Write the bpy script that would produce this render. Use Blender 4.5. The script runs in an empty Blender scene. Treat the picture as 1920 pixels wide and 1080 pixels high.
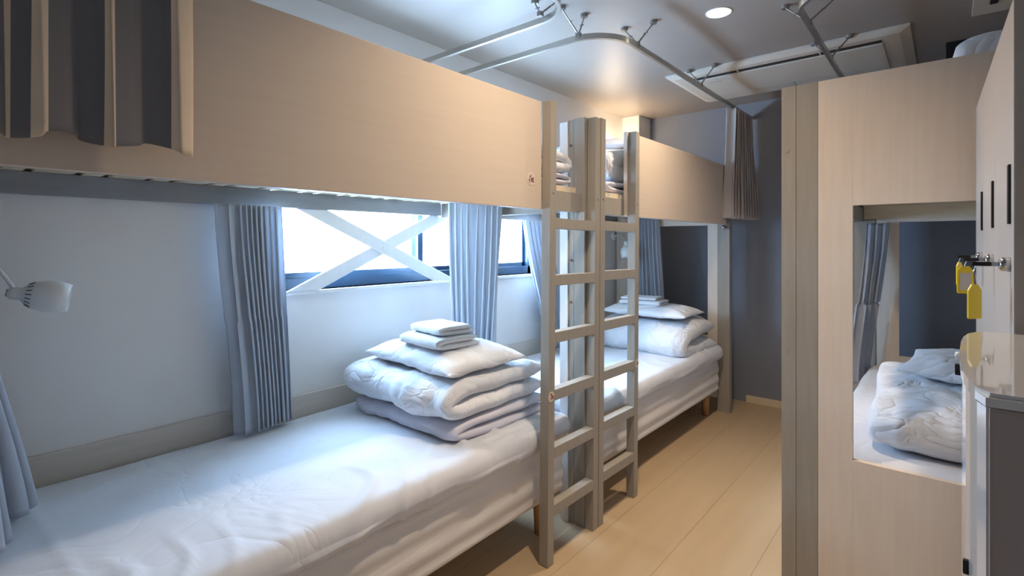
import bpy, bmesh, math, random
from mathutils import Vector, Matrix, noise
random.seed(7)
scene = bpy.context.scene
col = scene.collection
PI = math.pi

# ------------------------------------------------------------------ camera
cam_d = bpy.data.cameras.new('camera'); cam = bpy.data.objects.new('camera', cam_d); col.objects.link(cam)
cam.location = (0, 0, 1.27)
cam.rotation_euler = (PI/2, 0, math.atan(815/960))
cam_d.sensor_width = 36; cam_d.sensor_fit = 'HORIZONTAL'
cam_d.lens = 36*960/1920
cam_d.shift_y = -85/1920
cam_d.clip_start = 0.02
scene.camera = cam

# ------------------------------------------------------------------ sky, colour management
def srgb(r, g, b, a=1):
    f = lambda c: ((c/255+0.055)/1.055)**2.4 if c/255 > 0.04045 else c/255/12.92
    return (f(r), f(g), f(b), a)
w = bpy.data.worlds.new('sky'); scene.world = w; w.use_nodes = True
bg = w.node_tree.nodes['Background']
bg.inputs[0].default_value = (0.47, 0.70, 1.0, 1); bg.inputs[1].default_value = 58
scene.view_settings.view_transform = 'Standard'
scene.view_settings.look = 'None'
scene.view_settings.exposure = 0.0
scene.view_settings.gamma = 1.0
scene.view_settings.use_curve_mapping = False

# large window light portals (sky light enters through the two windows)
def portal(y0, y1, z0, z1, x):
    l = bpy.data.lights.new('sky_portal', 'AREA'); l.shape = 'RECTANGLE'
    l.size = y1-y0; l.size_y = z1-z0
    o = bpy.data.objects.new('sky_portal', l); col.objects.link(o)
    o.location = (x, (y0+y1)/2, (z0+z1)/2); o.rotation_euler = (PI/2, 0, -PI/2)
    l.cycles.is_portal = True
portal(0.93, 2.86, 1.055, 1.80, -2.42)

WARM = (1.0, 0.80, 0.60)
def ceiling_lamp(x, y, power, parent=None):
    l = bpy.data.lights.new('downlight_lamp', 'AREA'); l.shape = 'DISK'; l.size = 0.085
    l.energy = power; l.color = WARM; l.spread = math.radians(125)
    o = bpy.data.objects.new('downlight_lamp', l); col.objects.link(o)
    o.location = (x, y, 2.3745)
    return o

# ------------------------------------------------------------------ materials
def mat(name, c, rough=.6, spec=.35, metal=0, bump=0, bscale=60, var=0, vscale=3, stretch=None, coat=0, sheen=0, trans=0):
    m = bpy.data.materials.new(name); m.use_nodes = True
    nt = m.node_tree; b = nt.nodes['Principled BSDF']
    b.inputs['Roughness'].default_value = rough
    b.inputs['Specular IOR Level'].default_value = spec
    b.inputs['Metallic'].default_value = metal
    b.inputs['Coat Weight'].default_value = coat
    b.inputs['Sheen Weight'].default_value = sheen
    tc = nt.nodes.new('ShaderNodeTexCoord'); mp = nt.nodes.new('ShaderNodeMapping')
    nt.links.new(tc.outputs['Object'], mp.inputs[0])
    if stretch: mp.inputs['Scale'].default_value = stretch
    n = nt.nodes.new('ShaderNodeTexNoise'); n.inputs['Scale'].default_value = vscale; n.inputs['Detail'].default_value = 5
    nt.links.new(mp.outputs[0], n.inputs['Vector'])
    r = nt.nodes.new('ShaderNodeMapRange'); r.inputs[1].default_value = .3; r.inputs[2].default_value = .7
    r.inputs[3].default_value = 1-var; r.inputs[4].default_value = 1+var
    nt.links.new(n.outputs['Fac'], r.inputs[0])
    mx = nt.nodes.new('ShaderNodeVectorMath'); mx.operation = 'SCALE'; mx.inputs[0].default_value = c[:3]
    nt.links.new(r.outputs[0], mx.inputs['Scale']); nt.links.new(mx.outputs[0], b.inputs['Base Color'])
    if bump:
        n2 = nt.nodes.new('ShaderNodeTexNoise'); n2.inputs['Scale'].default_value = bscale; n2.inputs['Detail'].default_value = 4
        nt.links.new(mp.outputs[0], n2.inputs['Vector'])
        bp = nt.nodes.new('ShaderNodeBump'); bp.inputs['Strength'].default_value = bump; bp.inputs['Distance'].default_value = .01
        nt.links.new(n2.outputs['Fac'], bp.inputs['Height']); nt.links.new(bp.outputs[0], b.inputs['Normal'])
    if trans:
        tl = nt.nodes.new('ShaderNodeBsdfTranslucent'); nt.links.new(mx.outputs[0], tl.inputs[0])
        ms = nt.nodes.new('ShaderNodeMixShader'); ms.inputs[0].default_value = trans
        nt.links.new(b.outputs[0], ms.inputs[1]); nt.links.new(tl.outputs[0], ms.inputs[2])
        nt.links.new(ms.outputs[0], nt.nodes['Material Output'].inputs[0])
    return m

def fabric(name, c, rough=.85, wr=.35, scale=7, stretch=(1, 1, 1), trans=0, sheen=.15):
    """cloth: soft creases (ridged noise) plus a fine weave"""
    m = mat(name, c, rough, .2, var=.02, vscale=4, stretch=stretch, sheen=sheen, trans=trans)
    nt = m.node_tree; b = nt.nodes['Principled BSDF']
    tc = nt.nodes.new('ShaderNodeTexCoord'); mp = nt.nodes.new('ShaderNodeMapping'); mp.inputs['Scale'].default_value = stretch
    nt.links.new(tc.outputs['Object'], mp.inputs[0])
    n = nt.nodes.new('ShaderNodeTexNoise'); n.inputs['Scale'].default_value = scale; n.inputs['Detail'].default_value = 3
    n.inputs['Distortion'].default_value = .8
    nt.links.new(mp.outputs[0], n.inputs['Vector'])
    a = nt.nodes.new('ShaderNodeMath'); a.operation = 'SUBTRACT'; a.inputs[1].default_value = .5
    nt.links.new(n.outputs['Fac'], a.inputs[0])
    ab = nt.nodes.new('ShaderNodeMath'); ab.operation = 'ABSOLUTE'; nt.links.new(a.outputs[0], ab.inputs[0])
    pw = nt.nodes.new('ShaderNodeMath'); pw.operation = 'POWER'; pw.inputs[1].default_value = .6
    nt.links.new(ab.outputs[0], pw.inputs[0])
    bp = nt.nodes.new('ShaderNodeBump'); bp.inputs['Strength'].default_value = wr; bp.inputs['Distance'].default_value = .02
    nt.links.new(pw.outputs[0], bp.inputs['Height'])
    n3 = nt.nodes.new('ShaderNodeTexNoise'); n3.inputs['Scale'].default_value = 420
    nt.links.new(tc.outputs['Object'], n3.inputs['Vector'])
    b2 = nt.nodes.new('ShaderNodeBump'); b2.inputs['Strength'].default_value = .06; b2.inputs['Distance'].default_value = .002
    nt.links.new(n3.outputs['Fac'], b2.inputs['Height']); nt.links.new(bp.outputs[0], b2.inputs['Normal'])
    nt.links.new(b2.outputs[0], b.inputs['Normal'])
    return m

def floor_mat():
    m = bpy.data.materials.new('pale_floorboards'); m.use_nodes = True; nt = m.node_tree; b = nt.nodes['Principled BSDF']
    L = nt.links.new
    tc = nt.nodes.new('ShaderNodeTexCoord'); mp = nt.nodes.new('ShaderNodeMapping')
    mp.inputs['Rotation'].default_value = (0, 0, PI/2); mp.inputs['Location'].default_value = (4.4, -.01, 0)
    L(tc.outputs['Object'], mp.inputs[0])
    br = nt.nodes.new('ShaderNodeTexBrick'); br.offset = .5; br.inputs['Scale'].default_value = 1
    br.inputs['Brick Width'].default_value = 9.0; br.inputs['Row Height'].default_value = .29
    br.inputs['Mortar Size'].default_value = .0014; br.inputs['Mortar Smooth'].default_value = .3; br.inputs['Bias'].default_value = 0
    br.inputs['Color1'].default_value = srgb(198, 174, 140); br.inputs['Color2'].default_value = srgb(192, 167, 133)
    br.inputs['Mortar'].default_value = srgb(156, 130, 98)
    L(mp.outputs[0], br.inputs['Vector'])
    m2 = nt.nodes.new('ShaderNodeMapping'); m2.inputs['Scale'].default_value = (9, .8, 1); L(tc.outputs['Object'], m2.inputs[0])
    n = nt.nodes.new('ShaderNodeTexNoise'); n.inputs['Scale'].default_value = 2.2; n.inputs['Detail'].default_value = 7; L(m2.outputs[0], n.inputs['Vector'])
    r = nt.nodes.new('ShaderNodeMapRange'); r.inputs[1].default_value = .3; r.inputs[2].default_value = .7; r.inputs[3].default_value = .95; r.inputs[4].default_value = 1.04
    L(n.outputs['Fac'], r.inputs[0])
    s = nt.nodes.new('ShaderNodeVectorMath'); s.operation = 'SCALE'; L(br.outputs['Color'], s.inputs[0]); L(r.outputs[0], s.inputs['Scale'])
    L(s.outputs[0], b.inputs['Base Color'])
    bp = nt.nodes.new('ShaderNodeBump'); bp.inputs['Strength'].default_value = .3; bp.inputs['Distance'].default_value = .003; bp.invert = True
    L(br.outputs['Fac'], bp.inputs['Height']); L(bp.outputs[0], b.inputs['Normal'])
    b.inputs['Roughness'].default_value = .42; b.inputs['Specular IOR Level'].default_value = .4
    return m

M = {}
M['wall'] = mat('white_wallpaper', srgb(238, 235, 232), .8, .2, bump=.05, bscale=220, var=.01)
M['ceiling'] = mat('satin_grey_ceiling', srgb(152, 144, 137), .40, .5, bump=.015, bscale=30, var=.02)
M['slate'] = mat('slate_blue_wall', srgb(136, 140, 150), .75, .2, bump=.08, bscale=180, var=.05)
M['floor'] = floor_mat()
M['ply'] = mat('whitewashed_plywood_long', srgb(214, 198, 180), .5, .3, bump=.015, bscale=40, var=.018, vscale=5, stretch=(1, .7, 14))
M['ply_v'] = mat('whitewashed_plywood_upright', srgb(228, 213, 196), .5, .3, bump=.03, bscale=40, var=.035, vscale=5, stretch=(12, 1, .8))
M['post'] = mat('grey_beige_painted_wood', srgb(160, 153, 142), .5, .35, bump=.08, bscale=25, var=.05, vscale=6, stretch=(10, 10, .8))
M['batten'] = mat('pale_painted_wood', srgb(232, 230, 228), .5, .3, bump=.04, bscale=25, var=.02, stretch=(10, 10, 1))
M['beam'] = mat('grey_beam_wood', srgb(146, 147, 150), .55, .3, bump=.08, bscale=25, var=.05, vscale=6, stretch=(8, .8, 8))
M['slat'] = mat('natural_pine_slat', srgb(226, 208, 178), .55, .3, bump=.05, bscale=25, var=.06, vscale=6, stretch=(.8, 8, 8))
M['headboard'] = mat('white_oak_board', srgb(214, 204, 192), .55, .3, bump=.04, bscale=30, var=.04, vscale=5, stretch=(8, .6, 8))
M['sheet'] = fabric('white_cotton_sheet', srgb(218, 219, 224), wr=.42, scale=3.6)
M['quilt'] = fabric('white_quilted_ticking', srgb(226, 221, 216), wr=.12, scale=6, stretch=(1, .3, 2))
M['duvet'] = fabric('white_cotton_duvet', srgb(228, 229, 233), wr=.9, scale=6, stretch=(1, 1.4, 1))
M['pillow'] = fabric('white_pillowcase', srgb(230, 231, 235), wr=.7, scale=5)
M['towel'] = fabric('white_terry', srgb(232, 232, 234), wr=.3, scale=30, sheen=.4)
M['blanket'] = fabric('pale_lavender_blanket', srgb(216, 214, 224), wr=.8, scale=5)
M['curtain'] = fabric('blue_grey_curtain', srgb(194, 199, 208), wr=.12, scale=5, stretch=(2, 2, .4), trans=.28)
M['fold_shade'] = fabric('curtain_fold_shade', srgb(120, 118, 120), wr=.12, scale=5, stretch=(2, 2, .4))  # shade in the folds of the upper left curtain, put into the colour
M['fold_lit'] = fabric('curtain_fold_lit', srgb(236, 214, 186), wr=.12, scale=5, stretch=(2, 2, .4))  # lit folds of the same curtain, warm light put into the colour
M['bracket'] = mat('dull_steel', srgb(150, 146, 142), .35, .5, metal=.8)
M['curtain_beige'] = fabric('grey_beige_curtain', srgb(204, 195, 190), wr=.12, scale=5, stretch=(2, 2, .4), trans=.08)
M['white_plastic'] = mat('white_plastic', srgb(232, 232, 230), .35, .5, var=.01)
M['ac_plastic'] = mat('cream_plastic', srgb(206, 198, 186), .45, .4, var=.01)
M['white_gloss'] = mat('glossy_white_enamel', srgb(216, 212, 208), .07, .8, var=.01, coat=.6)
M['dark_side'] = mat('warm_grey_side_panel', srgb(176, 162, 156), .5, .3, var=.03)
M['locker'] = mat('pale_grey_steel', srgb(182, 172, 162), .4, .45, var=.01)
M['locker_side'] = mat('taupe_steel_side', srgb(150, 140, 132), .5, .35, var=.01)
M['alu'] = mat('brushed_aluminium', srgb(196, 192, 184), .28, .6, metal=.9, var=.03, vscale=30)
M['chrome'] = mat('chrome', srgb(200, 200, 200), .12, .7, metal=1)
M['navy_frame'] = mat('dark_blue_window_frame', srgb(38, 62, 84), .35, .5, var=.05)
M['black'] = mat('matt_black_plastic', srgb(26, 25, 26), .45, .4, var=.05)
M['dark'] = mat('dark_recess', srgb(60, 54, 50), .7, .2)
M['yellow'] = mat('yellow_plastic', srgb(240, 208, 20), .3, .5, var=.02)
M['tagpaper'] = mat('tag_paper', srgb(214, 206, 196), .5, .3)
M['leg'] = mat('orange_wood_leg', srgb(196, 150, 104), .5, .3, var=.08, stretch=(8, 8, 1))
M['bolt'] = mat('dull_bolt', srgb(120, 104, 92), .4, .5, metal=.5)
M['sticker'] = mat('cream_sticker', srgb(226, 206, 186), .5, .3)
M['ink'] = mat('mauve_ink', srgb(140, 110, 112), .6, .2)
M['ink_red'] = mat('red_ink', srgb(176, 96, 104), .6, .2)
M['screen'] = mat('grey_mesh', srgb(120, 134, 140), .8, .2)
M['baseboard'] = mat('pale_beige_skirting', srgb(222, 206, 176), .5, .3, var=.02)

def emis(name, c, s):
    m = bpy.data.materials.new(name); m.use_nodes = True; b = m.node_tree.nodes['Principled BSDF']
    b.inputs['Emission Color'].default_value = c; b.inputs['Emission Strength'].default_value = s
    b.inputs['Base Color'].default_value = c
    return m
M['lamp_glow'] = emis('lit_lamp_bulb', (1.0, .72, .45, 1), 60)
M['led'] = emis('lit_diffuser', (1.0, .86, .66, 1), 9)

gm = bpy.data.materials.new('window_glass'); gm.use_nodes = True; nt = gm.node_tree
nt.nodes.remove(nt.nodes['Principled BSDF'])
tr = nt.nodes.new('ShaderNodeBsdfTransparent'); gl = nt.nodes.new('ShaderNodeBsdfGlossy'); gl.inputs['Roughness'].default_value = .02
mx = nt.nodes.new('ShaderNodeMixShader'); mx.inputs[0].default_value = .06
tr.inputs[0].default_value = (.96, .98, 1, 1)
nt.links.new(tr.outputs[0], mx.inputs[1]); nt.links.new(gl.outputs[0], mx.inputs[2]); nt.links.new(mx.outputs[0], nt.nodes['Material Output'].inputs[0])
M['glass'] = gm

# ------------------------------------------------------------------ building helpers (all shapes in world coordinates)
def rootloc(o):
    v = Vector((0, 0, 0))
    while o is not None:
        v += o.location; o = o.parent
    return v
def link_mesh(name, me, m, parent=None, origin=None, smooth=False):
    off = rootloc(parent) if parent is not None else Vector(origin or (0, 0, 0))
    me.transform(Matrix.Translation(-off))
    o = bpy.data.objects.new(name, me); col.objects.link(o)
    if parent is not None: o.parent = parent
    else: o.location = off
    mats = m if isinstance(m, (list, tuple)) else [m]
    for q in mats: me.materials.append(M[q])
    if smooth:
        for p in me.polygons: p.use_smooth = True
    me.update()
    return o
def finish(name, bm, m, parent=None, origin=None, smooth=False):
    bmesh.ops.recalc_face_normals(bm, faces=bm.faces[:])
    me = bpy.data.meshes.new(name); bm.to_mesh(me); bm.free()
    return link_mesh(name, me, m, parent, origin, smooth)
def add_box(bm, x0, x1, y0, y1, z0, z1, bev=0.002, mi=0):
    r = bmesh.ops.create_cube(bm, size=1)
    vs = r['verts']
    for v in vs:
        v.co = Vector(((x0+x1)/2+v.co.x*(x1-x0), (y0+y1)/2+v.co.y*(y1-y0), (z0+z1)/2+v.co.z*(z1-z0)))
    fs = set(f for v in vs for f in v.link_faces)
    for f in fs: f.material_index = mi
    if bev > 0:
        bev = min(bev, .45*min(x1-x0, y1-y0, z1-z0))
        es = list(set(e for v in vs for e in v.link_edges))
        bmesh.ops.bevel(bm, geom=es, offset=bev, segments=2, affect='EDGES', profile=.7)
def box(name, x0, x1, y0, y1, z0, z1, m, parent=None, bev=.002, origin=None):
    bm = bmesh.new(); add_box(bm, min(x0, x1), max(x0, x1), min(y0, y1), max(y0, y1), min(z0, z1), max(z0, z1), bev)
    return finish(name, bm, m, parent, origin or ((x0+x1)/2, (y0+y1)/2, min(z0, z1)))
def add_cyl(bm, p, q, r0, r1=None, n=20, cap=True):
    r1 = r0 if r1 is None else r1
    p = Vector(p); q = Vector(q); d = (q-p); L = d.length; d.normalize()
    a = d.orthogonal().normalized(); b = d.cross(a)
    A = [bm.verts.new(p+(a*math.cos(t)+b*math.sin(t))*r0) for t in [2*PI*i/n for i in range(n)]]
    B = [bm.verts.new(q+(a*math.cos(t)+b*math.sin(t))*r1) for t in [2*PI*i/n for i in range(n)]]
    for i in range(n): bm.faces.new((A[i], A[(i+1) % n], B[(i+1) % n], B[i]))
    if cap: bm.faces.new(A[::-1]); bm.faces.new(B)
def add_tube(bm, pts, r, n=12, up=None, rect=None):
    """sweep of a circle (or rect=(half_w, half_h)) along pts"""
    pts = [Vector(p) for p in pts]; rings = []
    rr = r if isinstance(r, (list, tuple)) else [r]*len(pts)
    prev = None
    for i, p in enumerate(pts):
        t = (pts[min(i+1, len(pts)-1)]-pts[max(i-1, 0)]).normalized()
        if rect:
            b = Vector((0, 0, 1)); a = t.cross(b).normalized()
            ring = [bm.verts.new(p+a*sx*rect[0]+b*sz*rect[1]) for sx, sz in ((-1, -1), (1, -1), (1, 1), (-1, 1))]
        else:
            a = (prev-t*prev.dot(t)).normalized() if prev is not None else t.orthogonal().normalized()
            prev = a; b = t.cross(a)
            ring = [bm.verts.new(p+(a*math.cos(2*PI*k/n)+b*math.sin(2*PI*k/n))*rr[i]) for k in range(n)]
        rings.append(ring)
    m_ = len(rings[0])
    for A, B in zip(rings, rings[1:]):
        for k in range(m_): bm.faces.new((A[k], A[(k+1) % m_], B[(k+1) % m_], B[k]))
    bm.faces.new(rings[0][::-1]); bm.faces.new(rings[-1])
def add_lathe(bm, prof, centre, axis=(0, 0, 1), n=32):
    """prof = [(r, h)...] turned about axis through centre"""
    c = Vector(centre); d = Vector(axis).normalized(); a = d.orthogonal().normalized(); b = d.cross(a); rings = []
    for r, h in prof:
        if r < 1e-5: rings.append([bm.verts.new(c+d*h)])
        else: rings.append([bm.verts.new(c+d*h+(a*math.cos(2*PI*k/n)+b*math.sin(2*PI*k/n))*r) for k in range(n)])
    for A, B in zip(rings, rings[1:]):
        for k in range(n):
            k2 = (k+1) % n
            if len(A) == 1 and len(B) == 1: continue
            if len(A) == 1: bm.faces.new((A[0], B[k2], B[k]))
            elif len(B) == 1: bm.faces.new((A[k], A[k2], B[0]))
            else: bm.faces.new((A[k], A[k2], B[k2], B[k]))
def add_prism(bm, poly, z0, z1):
    a = [bm.verts.new((x, y, z0)) for x, y in poly]; b = [bm.verts.new((x, y, z1)) for x, y in poly]
    n = len(poly)
    for i in range(n): bm.faces.new((a[i], a[(i+1) % n], b[(i+1) % n], b[i]))
    bm.faces.new(a[::-1]); bm.faces.new(b)
def thing(name, label, cat, loc=(0, 0, 0), group=None):
    o = bpy.data.objects.new(name, None); col.objects.link(o); o.location = loc; o.empty_display_size = .1
    o['label'] = label; o['category'] = cat
    if group: o['group'] = group
    return o
def tag(o, label, cat, group=None):
    o['label'] = label; o['category'] = cat
    if group: o['group'] = group
    return o
def struct(o): o['kind'] = 'structure'; return o
def fn(x, y, z=0, s=1.0): return noise.noise(Vector((x*s, y*s, z*s)))

# ------------------------------------------------------------------ room
XL, XR, YN, YF, H = -2.20, 0.72, -1.30, 4.33, 2.38
struct(box('floor', XL-.2, XR+.2, YN-.1, YF+.2, -.06, 0, 'floor', bev=0, origin=(0, 0, 0)))
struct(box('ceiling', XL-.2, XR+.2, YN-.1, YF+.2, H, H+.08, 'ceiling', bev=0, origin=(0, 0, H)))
# left wall with window opening
WY0, WY1, WZ0, WZ1 = .93, 2.86, 1.055, 1.80
bm = bmesh.new()
add_box(bm, XL-.2, XL, YN, WY0, 0, H, 0); add_box(bm, XL-.2, XL, WY1, YF, 0, H, 0)
add_box(bm, XL-.2, XL, WY0, WY1, 0, WZ0, 0); add_box(bm, XL-.2, XL, WY0, WY1, WZ1, H, 0)
struct(finish('wall_left', bm, 'wall', origin=(XL, 1.5, 0)))
struct(box('wall_far', XL-.2, XR+.2, YF, YF+.12, 0, H, 'slate', bev=0, origin=(-.7, YF, 0)))
struct(box('wall_right', XR, XR+.12, YN, YF, 0, H, 'wall', bev=0, origin=(XR, 1.5, 0)))
struct(box('wall_near', XL-.2, XR+.2, YN-.12, YN, 0, H, 'wall', bev=0, origin=(-.7, YN, 0)))
struct(box('wall_pillar', XL-.001, -2.04, 4.11, YF, 0, H, 'wall', bev=.002))
struct(box('baseboard_far', -1.22, -.35, YF-.012, YF, 0, .055, 'baseboard', bev=.002))
# window: aluminium sash frames, panes, sill
wr = struct(box('trim_1', XL-.105, XL+.016, WY0-.02, WY1+.02, WZ0-.018, WZ0, 'batten', bev=.003))
bm = bmesh.new()
xw0, xw1 = XL-.115, XL-.055
add_box(bm, xw0, xw1, WY0, WY1, WZ0, WZ0+.052, .002); add_box(bm, xw0, xw1, WY0, WY1, WZ1-.05, WZ1, .002)
add_box(bm, xw0, xw1, WY0, WY0+.04, WZ0, WZ1, .002); add_box(bm, xw0, xw1, WY1-.035, WY1, WZ0, WZ1, .002)
win = struct(finish('window_1', bm, 'navy_frame', origin=(XL-.08, 1.83, WZ0)))
def sash(y0, y1, xc):
    bm = bmesh.new(); t = .011
    add_box(bm, xc-t, xc+t, y0, y1, WZ0+.03, WZ0+.078, .002); add_box(bm, xc-t, xc+t, y0, y1, WZ1-.09, WZ1-.045, .002)
    add_box(bm, xc-t, xc+t, y0, y0+.036, WZ0+.03, WZ1-.045, .002); add_box(bm, xc-t, xc+t, y1-.036, y1, WZ0+.03, WZ1-.045, .002)
    s = finish('sash', bm, 'navy_frame', win)
    p = box('pane', xc-.002, xc+.002, y0+.034, y1-.034, WZ0+.076, WZ1-.088, 'glass', win, bev=0)
sash(.95, 1.885, xw0+.042); sash(1.85, 2.84, xw0+.018)
box('insect_screen_edge', xw1-.008, xw1-.002, 1.80, 1.828, WZ0+.08, WZ1-.09, 'screen', win, bev=0)

# ------------------------------------------------------------------ bunk beds
ZP0, ZP1 = 1.403, 1.83
XF = -1.226
# near-left bunk
b1 = thing('bunk_bed', 'upper bunk frame with long pale plywood guard panel over the near left bed', 'bunk bed', (-1.7, 1.0, 0), 'bunk frames along the window wall')
box('guard_panel', XF-.02, XF, -1.0, 1.625, ZP0, ZP1, 'ply', b1, .0015)
def bunk_slats(root, y0, y1, x0=-2.199, x1=-1.262, skip=None):
    ys = []
    y = y0; k = 0
    while y < y1-.03:
        wd = .097 if k % 2 == 0 else .05
        wd = min(wd, y1-y); ys.append((y, y+wd)); y += wd+.021; k += 1
    for a, b in ys: box('slat', x0, x1, a, b, 1.490, 1.515, 'slat', root, .001)
bunk_slats(b1, -.699, 1.93)
box('wall_beam', XL+.005, XL+.045, -.99, 1.93, 1.42, 1.4895, 'beam', b1)
box('front_rail', XF-.055, XF-.022, -.99, 1.94, 1.405, 1.4895, 'post', b1)
box('cross_beam', -2.15, -1.362, 1.925, 1.955, 1.408, 1.4895, 'post', b1)
# the column of boards between the two bunks
box('post_board', -1.284, -1.228, 1.945, 2.035, 0, ZP1, 'post', b1, .0015)
box('post_board', -1.314, -1.285, 1.945, 2.035, 0, ZP1-.004, 'post', b1, .0015)
box('post_batten', -1.358, -1.315, 1.940, 2.030, 0, ZP1-.01, 'batten', b1, .0015)['label'] = 'white painted batten'
for z in (1.71, 1.19, 1.0, .6):
    bm = bmesh.new(); add_cyl(bm, (-1.300, 1.9445, z), (-1.300, 1.940, z), .006, n=12); finish('bolt_cap', bm, 'bolt', b1)
box('post', -1.318, -1.229, -.99, -.935, 0, ZP1, 'post', b1, .0015)
# far-left bunk
b2 = thing('bunk_bed', 'far upper bunk frame by the slate wall with shorter plywood guard panel', 'bunk bed', (-1.7, 3.0, 0), 'bunk frames along the window wall')
box('guard_panel', XF-.02, XF, 2.34, 3.86, ZP0, ZP1, 'ply', b2, .0015)
bunk_slats(b2, 2.04, 3.93)
box('wall_beam', XL+.005, XL+.045, 1.96, 3.94, 1.42, 1.4895, 'beam', b2)
box('front_rail', XF-.055, XF-.022, 2.037, 3.94, 1.405, 1.4895, 'post', b2)
box('post', -1.318, -1.229, 3.945, 4.0, 0, 1.74, 'post', b2, .0015)
bm = bmesh.new()   # plywood end panel with a rectangular opening
add_box(bm, -1.392, -1.319, 3.950, 3.972, .10, 1.80, .001); add_box(bm, -2.17, -2.06, 3.950, 3.972, .10, 1.80, .001)
add_box(bm, -2.06, -1.392, 3.950, 3.972, 1.402, 1.80, .001); add_box(bm, -2.06, -1.392, 3.950, 3.972, .10, .56, .001)
finish('end_panel', bm, 'ply_v', b2)
bm = bmesh.new(); add_lathe(bm, [(0, 0), (.010, .001), (.013, .008), (.006, .014), (.006, .022), (.012, .028), (.014, .036), (.009, .044), (0, .046)], (-1.262, 3.944, 1.385), (0, -1, 0), 20)
add_cyl(bm, (-1.262, 3.93, 1.372), (-1.262, 3.93, 1.398), .012)
finish('chrome_knob', bm, 'chrome', b2, smooth=True)
# right bunk
b3 = thing('bunk_bed', 'right bunk with full height plywood end panel and rectangular opening', 'bunk bed', (.1, 3.0, 0))
box('post_board', -.456, -.409, 2.045, 2.09, 0, ZP1, 'post', b3, .0015)
box('post_board', -.408, -.342, 2.045, 2.09, 0, ZP1, 'post', b3, .0015)
for z in (1.13, .88, .62, .37, 1.6):
    bm = bmesh.new(); add_cyl(bm, (-.438, 2.045, z), (-.438, 2.0435, z), .0065, n=14); finish('bolt_cap', bm, 'post', b3)
OX0, OZ0, OZ1 = -.240, .541, 1.395
bm = bmesh.new()
add_box(bm, -.341, OX0, 2.045, 2.067, .02, ZP1, .0008); add_box(bm, OX0, .60, 2.045, 2.067, OZ1, ZP1, .0008)
add_box(bm, OX0, .60, 2.045, 2.067, .02, OZ0, .0008); add_box(bm, .60, .70, 2.045, 2.067, .02, ZP1, .0008)
finish('end_panel', bm, 'ply_v', b3)
bm = bmesh.new()
add_box(bm, -.340, -.223, 3.950, 3.972, .10, 1.80, .001); add_box(bm, .55, .68, 3.950, 3.972, .10, 1.80, .001)
add_box(bm, -.223, .55, 3.950, 3.972, 1.398, 1.80, .001); add_box(bm, -.223, .55, 3.950, 3.972, .10, .57, .001)
finish('end_panel', bm, 'ply_v', b3)
box('post', -.456, -.342, 3.945, 4.0, 0, ZP1, 'post', b3, .0015)
box('guard_panel', -.456, -.436, 2.55, 3.944, ZP0, ZP1, 'ply', b3, .0015)
box('front_rail', -.434, -.402, 2.092, 3.944, 1.405, 1.4895, 'post', b3)
box('wall_beam', XR-.045, XR-.005, 2.092, 3.94, 1.42, 1.4895, 'beam', b3)
box('deck_board', -.40, .66, 2.07, 3.944, 1.50, 1.515, 'slat', b3, .001)
box('deck_beam', -.40, .66, 2.07, 2.11, 1.42, 1.499, 'slat', b3, .001)
box('deck_beam', -.40, .66, 3.905, 3.945, 1.42, 1.499, 'slat', b3, .001)

# headboards along the left wall
hb = box('wall_board', XL+.001, XL+.019, .0, 1.99, .20, .595, 'headboard', bev=.003)
tag(hb, 'pale wooden board along the wall behind the near bed', 'wall panel')
hb = box('wall_board', XL+.001, XL+.019, 2.04, 3.93, .20, .595, 'headboard', bev=.003)
tag(hb, 'pale wooden board along the wall behind the far bed', 'wall panel')

# X brace across the window under the bunk
br = thing('cross_brace', 'white wooden X shaped brace across the window above the near bed', 'brace', (-2.175, 1.556, 1.06))
def brace(ya, za, yb, zb, x0, x1, wd):
    bm = bmesh.new(); d = Vector((0, yb-ya, zb-za)).normalized(); n = Vector((0, -d.z, d.y))*wd/2
    P = [Vector((0, ya, za))+n, Vector((0, ya, za))-n, Vector((0, yb, zb))-n, Vector((0, yb, zb))+n]
    # clip ends level
    def at(p, z): t = (z-p.z)/d.z; return p+d*t
    zl, zh = 1.056, 1.4195
    lo, hi = (zl, zh) if d.z > 0 else (zh, zl)
    Q = [at(P[0], lo), at(P[1], lo), at(P[1], hi), at(P[0], hi)]
    a = [bm.verts.new((x0, p.y, p.z)) for p in Q]; b = [bm.verts.new((x1, p.y, p.z)) for p in Q]
    for i in range(4): bm.faces.new((a[i], a[(i+1) % 4], b[(i+1) % 4], b[i]))
    bm.faces.new(a); bm.faces.new(b[::-1])
    bmesh.ops.bevel(bm, geom=bm.edges[:], offset=.0015, segments=1, affect='EDGES')
    return finish('brace_bar', bm, 'batten', br)
brace(1.145, 1.06, 1.955, 1.425, -2.190, -2.176, .062)
brace(1.955, 1.062, 1.145, 1.43, -2.176, -2.162, .062)
bm = bmesh.new(); add_cyl(bm, (-2.162, 1.552, 1.245), (-2.159, 1.552, 1.245), .007, n=16); finish('screw_cap', bm, 'white_plastic', br)

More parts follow.
